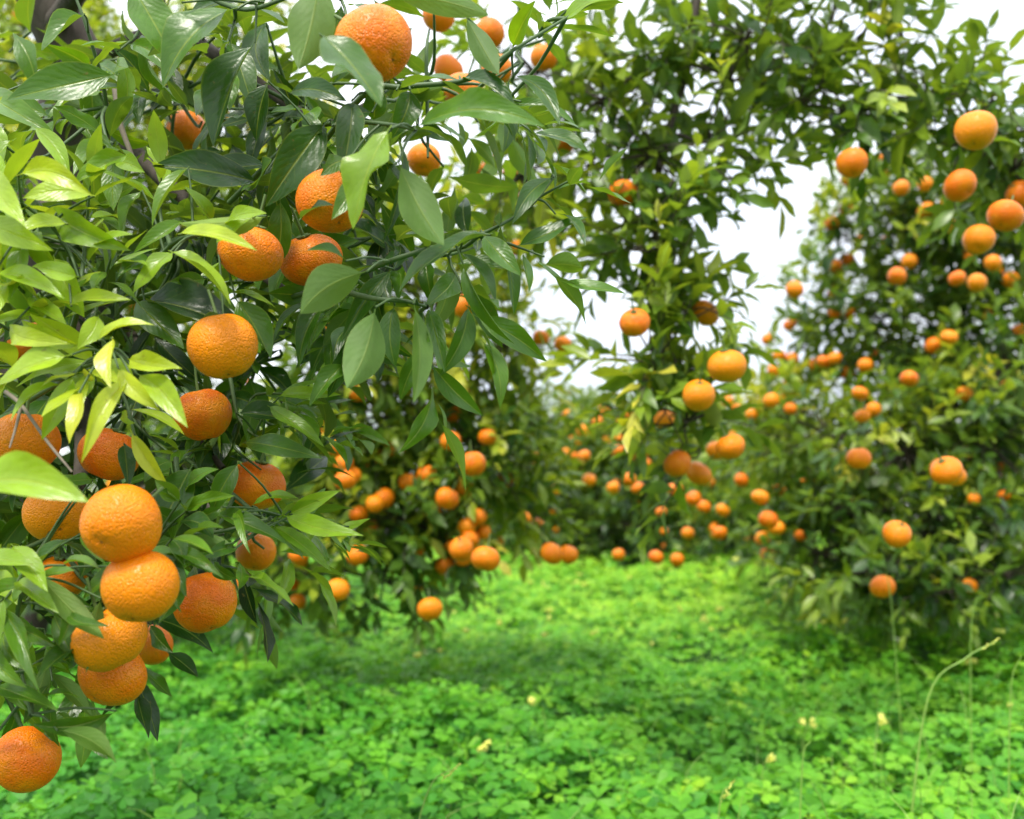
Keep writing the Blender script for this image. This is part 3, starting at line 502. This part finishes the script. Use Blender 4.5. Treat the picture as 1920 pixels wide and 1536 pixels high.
# ---------------------------------------------------------------- ground and clover
def hfield(x, y):
    return gz(x, y)+0.026*np.sin(1.3*x+.7*y)+.022*np.sin(2.9*x-1.7*y+1)+.022*np.sin(5.1*x+4.3*y+2)+.018*np.sin(11*x-7*y)+.015*np.sin(9*y+6*x+.5)+.014*np.sin(19*x+3*np.sin(8*y))*np.sin(15*y+2*np.sin(7*x))
gx = np.concatenate([-np.geomspace(400, 8, 12), np.linspace(-6, 6, 49), np.geomspace(8, 400, 12)]); gy = np.concatenate([[-30, -10, -3], np.linspace(0, 16, 65), np.geomspace(20, 600, 12)])
X, Y = np.meshgrid(gx, gy); Z = gz(X, Y)
ny, nx = X.shape; i, j = np.meshgrid(np.arange(ny-1), np.arange(nx-1), indexing='ij'); a = (i*nx+j).ravel()
m, nt = mat('orchard_soil'); out = N(nt, 'ShaderNodeOutputMaterial'); pb = N(nt, 'ShaderNodeBsdfPrincipled', i_Roughness=.9)
tc = N(nt, 'ShaderNodeTexCoord'); n1 = N(nt, 'ShaderNodeTexNoise', i_Scale=3.0, i_Detail=8.0); L_(nt, tc.outputs['Object'], n1.inputs['Vector'])
L_(nt, mixc(nt, n1.outputs['Fac'], (0.010, 0.045, 0.006), (0.05, 0.16, 0.015)), pb.inputs['Base Color']); L_(nt, pb.outputs[0], out.inputs[0])
g = link('ground', np_mesh('ground', np.stack([X.ravel(), Y.ravel(), Z.ravel()], 1), np.stack([a, a+1, a+nx+1, a+nx], 1), m)); g['kind'] = 'structure'

def clover(y0, y1, dens, size, low=False):
    half = lambda y: y*.56+.5
    area = (half(y0)+half(y1))*(y1-y0); n = int(area*dens)
    y = np.sqrt(rng.uniform(y0*y0, y1*y1, n)); x = rng.uniform(-1, 1, n)*half(y)
    layer = rng.uniform(0, 1, n)**.7
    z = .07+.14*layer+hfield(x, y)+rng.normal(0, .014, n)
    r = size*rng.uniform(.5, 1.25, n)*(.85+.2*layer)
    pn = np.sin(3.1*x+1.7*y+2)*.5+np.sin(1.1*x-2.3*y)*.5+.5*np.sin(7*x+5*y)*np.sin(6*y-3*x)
    tint = .20+.28*layer+.06*pn+rng.normal(0, .11, n)+np.clip((y-2.2)*.09, 0, .30)+.07*np.clip(x, -1.5, 1.5)  # lower leaves tinted darker: shade in the gaps is put into the colour
    tilt = rng.normal(0, .36, n); tdir = rng.uniform(0, 6.28, n)
    up = nrmz(np.stack([np.sin(tilt)*np.cos(tdir), np.sin(tilt)*np.sin(tdir)-.28, np.cos(tilt)], 1))
    ref = nrmz(rng.normal(0, 1, (n, 3))); e1 = nrmz(np.cross(up, ref)); e2 = np.cross(up, e1)
    if low: TT = np.array([(0, .04, 0), (-.47, .66, .11), (-.30, 1.0, .02), (0, .72, -.06), (.30, 1.0, .02), (.47, .66, .11)]); FF = np.array([(0, 3, 2, 1), (0, 5, 4, 3)])
    else:
        TT = np.array([(0, .04, 0), (-.27, .36, .10), (-.49, .70, .10), (-.40, .97, .02), (-.16, .99, -.04), (0, .70, -.06), (.16, .99, -.04), (.40, .97, .02), (.49, .70, .10), (.27, .36, .10)])
        FF = np.array([(0, 5, 2, 1), (5, 4, 3, 2), (0, 9, 8, 5), (5, 8, 7, 6)])
    Vs = []; Fs = []; K = len(TT); cnt = 0
    a0 = rng.uniform(0, 6.28, n); cup = rng.uniform(-.1, .45, n)
    for k in range(3):
        an = a0+k*2*PI/3+rng.normal(0, .06, n); f = e1*np.cos(an)[:, None]+e2*np.sin(an)[:, None]; s = np.cross(f, up)
        f2 = f*np.cos(cup)[:, None]-up*np.sin(cup)[:, None]; u2 = up*np.cos(cup)[:, None]+f*np.sin(cup)[:, None]
        V = (s[:, None]*TT[None, :, 0:1]*1.1+f2[:, None]*TT[None, :, 1:2]+u2[:, None]*TT[None, :, 2:3])*r[:, None, None]*.55
        V = V+np.stack([x, y, z], 1)[:, None]; Vs.append(V.reshape(-1, 3)); Fs.append((FF[None]+(np.arange(n)*K)[:, None, None]).reshape(-1, 4)+cnt); cnt += n*K
    return np.concatenate(Vs), np.concatenate(Fs), np.tile(np.repeat(np.clip(tint, 0, 1), K), 3)
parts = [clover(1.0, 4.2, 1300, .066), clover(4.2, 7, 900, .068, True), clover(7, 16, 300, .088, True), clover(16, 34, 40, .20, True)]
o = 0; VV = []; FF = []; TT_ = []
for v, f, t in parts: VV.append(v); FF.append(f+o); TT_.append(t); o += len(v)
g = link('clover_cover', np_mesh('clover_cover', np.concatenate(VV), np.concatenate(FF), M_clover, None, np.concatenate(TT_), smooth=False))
g['kind'] = 'stuff'; g['label'] = 'dense bright green clover covering the orchard floor'; g['category'] = 'clover'
gb = Tubes()
for k in range(900):
    y = math.sqrt(random.uniform(1.5**2, 6.5**2)); x = (random.uniform(-1, 1) if k % 3 else random.uniform(.4, 1))*(y*.56+.2); h = random.uniform(.04, .12)*(1.5 if x > .5*y*.56 else 1); z = .15+float(hfield(x, y)); lx, ly = random.gauss(0, .05), random.gauss(0, .05)
    gb.add([(x, y, z-.05), (x+lx*.4, y+ly*.4, z+h*.6), (x+lx, y+ly, z+h)], [.0016, .0013, .0006], 4, 2)
g = link('grass_blades', gb.mesh('grass_blades', M_stalk, (0, 0, 0))); g['kind'] = 'stuff'; g['label'] = 'fine grass blades poking up through the clover'; g['category'] = 'grass'

# ---------------------------------------------------------------- flowers and stalks
def bud_mesh():
    tb = Tubes()
    for k in range(5):
        a = k*2*PI/5; c, s = math.cos(a), math.sin(a)
        tb.add([(0, 0, 0), (.0025*c, .0025*s, .006), (.0045*c, .0045*s, .014), (.0065*c, .0065*s, .020)], [.001, .0026, .0030, .0010], 5, 2)
    return tb.mesh('bloom', M_petal, (0, 0, 0))
BUD = bud_mesh()
def flower(px, py, h, label, group=None, lean=(0.02, 0.0), sc=1.0, bs=1.0):
    p = G(px, py+h*.5, .17); z0 = float(hfield(p[0], p[1])); t = thing('clover_flower', label, 'flower', (float(p[0]), float(p[1]), z0+.05), group)
    hh = .195*sc; tb = Tubes(); l = np.array([lean[0], lean[1], 0]); tb.add([(0, 0, 0), l*.3+[0, 0, hh*.6], l+[0, 0, hh]], [.0014, .0012, .001], 5, 5)
    link('stem', tb.mesh('stem', M_stalk, (0, 0, 0)), t)
    for k in range(random.choice((1, 2, 3))):
        b = link('bloom', BUD, t); b.location = l+np.array([random.gauss(0, .005), random.gauss(0, .005), hh-.004*k]); b.rotation_euler = (random.uniform(.5, 2.2), random.uniform(-.6, .6), random.uniform(0, 6.28)); s = random.uniform(.9, 1.3)*bs; b.scale = (s, s, s)
flower(1500, 1385, 40, 'pale yellow clover bud on a tall stem right of centre, beside a straight grass stalk')
flower(1890, 1392, 40, 'pale yellow clover bud at the right edge of the clover')
flower(1420, 1500, 30, 'pale yellow clover bud lowest in the photo, right of the middle')
flower(980, 1345, 40, 'single small cream clover bud in the middle foreground of the clover')
flower(1640, 1385, 30, 'open pale clover bloom between the two tallest right hand buds')
flower(860, 1435, 60, 'nodding cream bud on a leaning stem at the bottom centre', lean=(.06, .02))
for k in range(80):
    px = random.uniform(620, 1900); py = 1065+(random.random()**1.8)*200
    flower(px, py, 10, 'small pale yellow clover flower far out in the bright clover clearing', 'pale clover flowers scattered through the clearing', (random.gauss(0, .03), random.gauss(0, .03)), random.uniform(1.0, 1.2), .9)
def stalk(pts, label, r=.0018, head=True):
    w = [P(*p) for p in pts]; w[0][2] = min(w[0][2], float(gz(w[0][0], w[0][1]))+.12); b = w[0].copy(); t = thing('grass_stalk', label, 'grass stalk', tuple(float(v) for v in b))
    tb = Tubes(); tb.add(w, list(np.linspace(r, r*.5, len(w))), 5, 6); link('stem', tb.mesh('stem', M_stalk, b), t)
    if head:
        e = w[-1]; d = nrmz(w[-1]-w[-2]); hb = Tubes()
        for k in range(7):
            q = e-d*.006*k; hb.add([q, q+d*.006+rng.normal(0, .002, 3), q+d*.011+rng.normal(0, .004, 3)], [.0008, .0016, .0005], 4, 2)
        link('seed_head', hb.mesh('seed_head', M_petal, b), t)
stalk([(1690,1400,2.1),(1740,1310,2.1),(1810,1235,2.1),(1868,1203,2.1)], 'long pale grass stalk arching to the right with a seed head', .0026)
stalk([(1812,1300,2.5),(1820,1200,2.5),(1832,1120,2.5)], 'upright thin grass stalk behind the arching one', head=False)
stalk([(1880,1420,2.1),(1895,1300,2.1),(1915,1230,2.1)], 'thin grass stalk leaning right at the right edge', head=False)
stalk([(740,1560,1.7),(800,1490,1.7),(858,1438,1.7)], 'leaning grass stalk at the bottom edge left of centre')
stalk([(1330,1560,1.75),(1350,1510,1.75),(1372,1470,1.75)], 'short grass stalk at the bottom edge right of centre')
stalk([(1490,1500,1.9),(1505,1430,1.9),(1520,1390,1.9)], 'straight grass stalk beside the tall clover bud', head=False)
stalk([(1685,1240,2.8),(1672,1140,2.8),(1655,1040,2.8)], 'tall slender grass stalk in front of the lower right bush', head=False)

# ---------------------------------------------------------------- light
w = bpy.data.worlds.new('World'); bpy.context.scene.world = w; w.use_nodes = True; nt = w.node_tree; nt.nodes.clear()
out = N(nt, 'ShaderNodeOutputWorld'); EL = math.radians(60)
sky = N(nt, 'ShaderNodeTexSky'); sky.sky_type = 'NISHITA'; sky.sun_disc = False; sky.sun_elevation = EL
b1 = N(nt, 'ShaderNodeBackground', i_Strength=.05); L_(nt, sky.outputs[0], b1.inputs[0])
tc = N(nt, 'ShaderNodeTexCoord'); sp = N(nt, 'ShaderNodeSeparateXYZ'); L_(nt, tc.outputs['Generated'], sp.inputs[0])
ns = N(nt, 'ShaderNodeTexNoise', i_Scale=3.0, i_Detail=5.0); L_(nt, tc.outputs['Generated'], ns.inputs['Vector'])
cc = mixc(nt, math_(nt, 'MULTIPLY', math_(nt, 'SUBTRACT', ns.outputs['Fac'], .35), 3.0, clamp=True), (.84, .88, .98), (1, 1, 1))
zz = math_(nt, 'MAXIMUM', sp.outputs[2], 0.0); st = math_(nt, 'MULTIPLY_ADD', zz, 1.8, .88)
b2 = N(nt, 'ShaderNodeBackground'); L_(nt, cc, b2.inputs[0]); L_(nt, st, b2.inputs[1])
ad = N(nt, 'ShaderNodeAddShader'); L_(nt, b1.outputs[0], ad.inputs[0]); L_(nt, b2.outputs[0], ad.inputs[1]); L_(nt, ad.outputs[0], out.inputs[0])
sd = bpy.data.lights.new('sun', 'SUN'); sd.energy = 4.2; sd.angle = math.radians(12); sd.color = (1, .95, .84)
so = bpy.data.objects.new('sun', sd); C.objects.link(so)
v = Vector((-math.cos(EL)*.35, -math.cos(EL)*.94, math.sin(EL))); so.rotation_euler = v.to_track_quat('Z', 'Y').to_euler(); so.location = (0, 0, 5)
sky.sun_rotation = math.atan2(v.x, v.y)
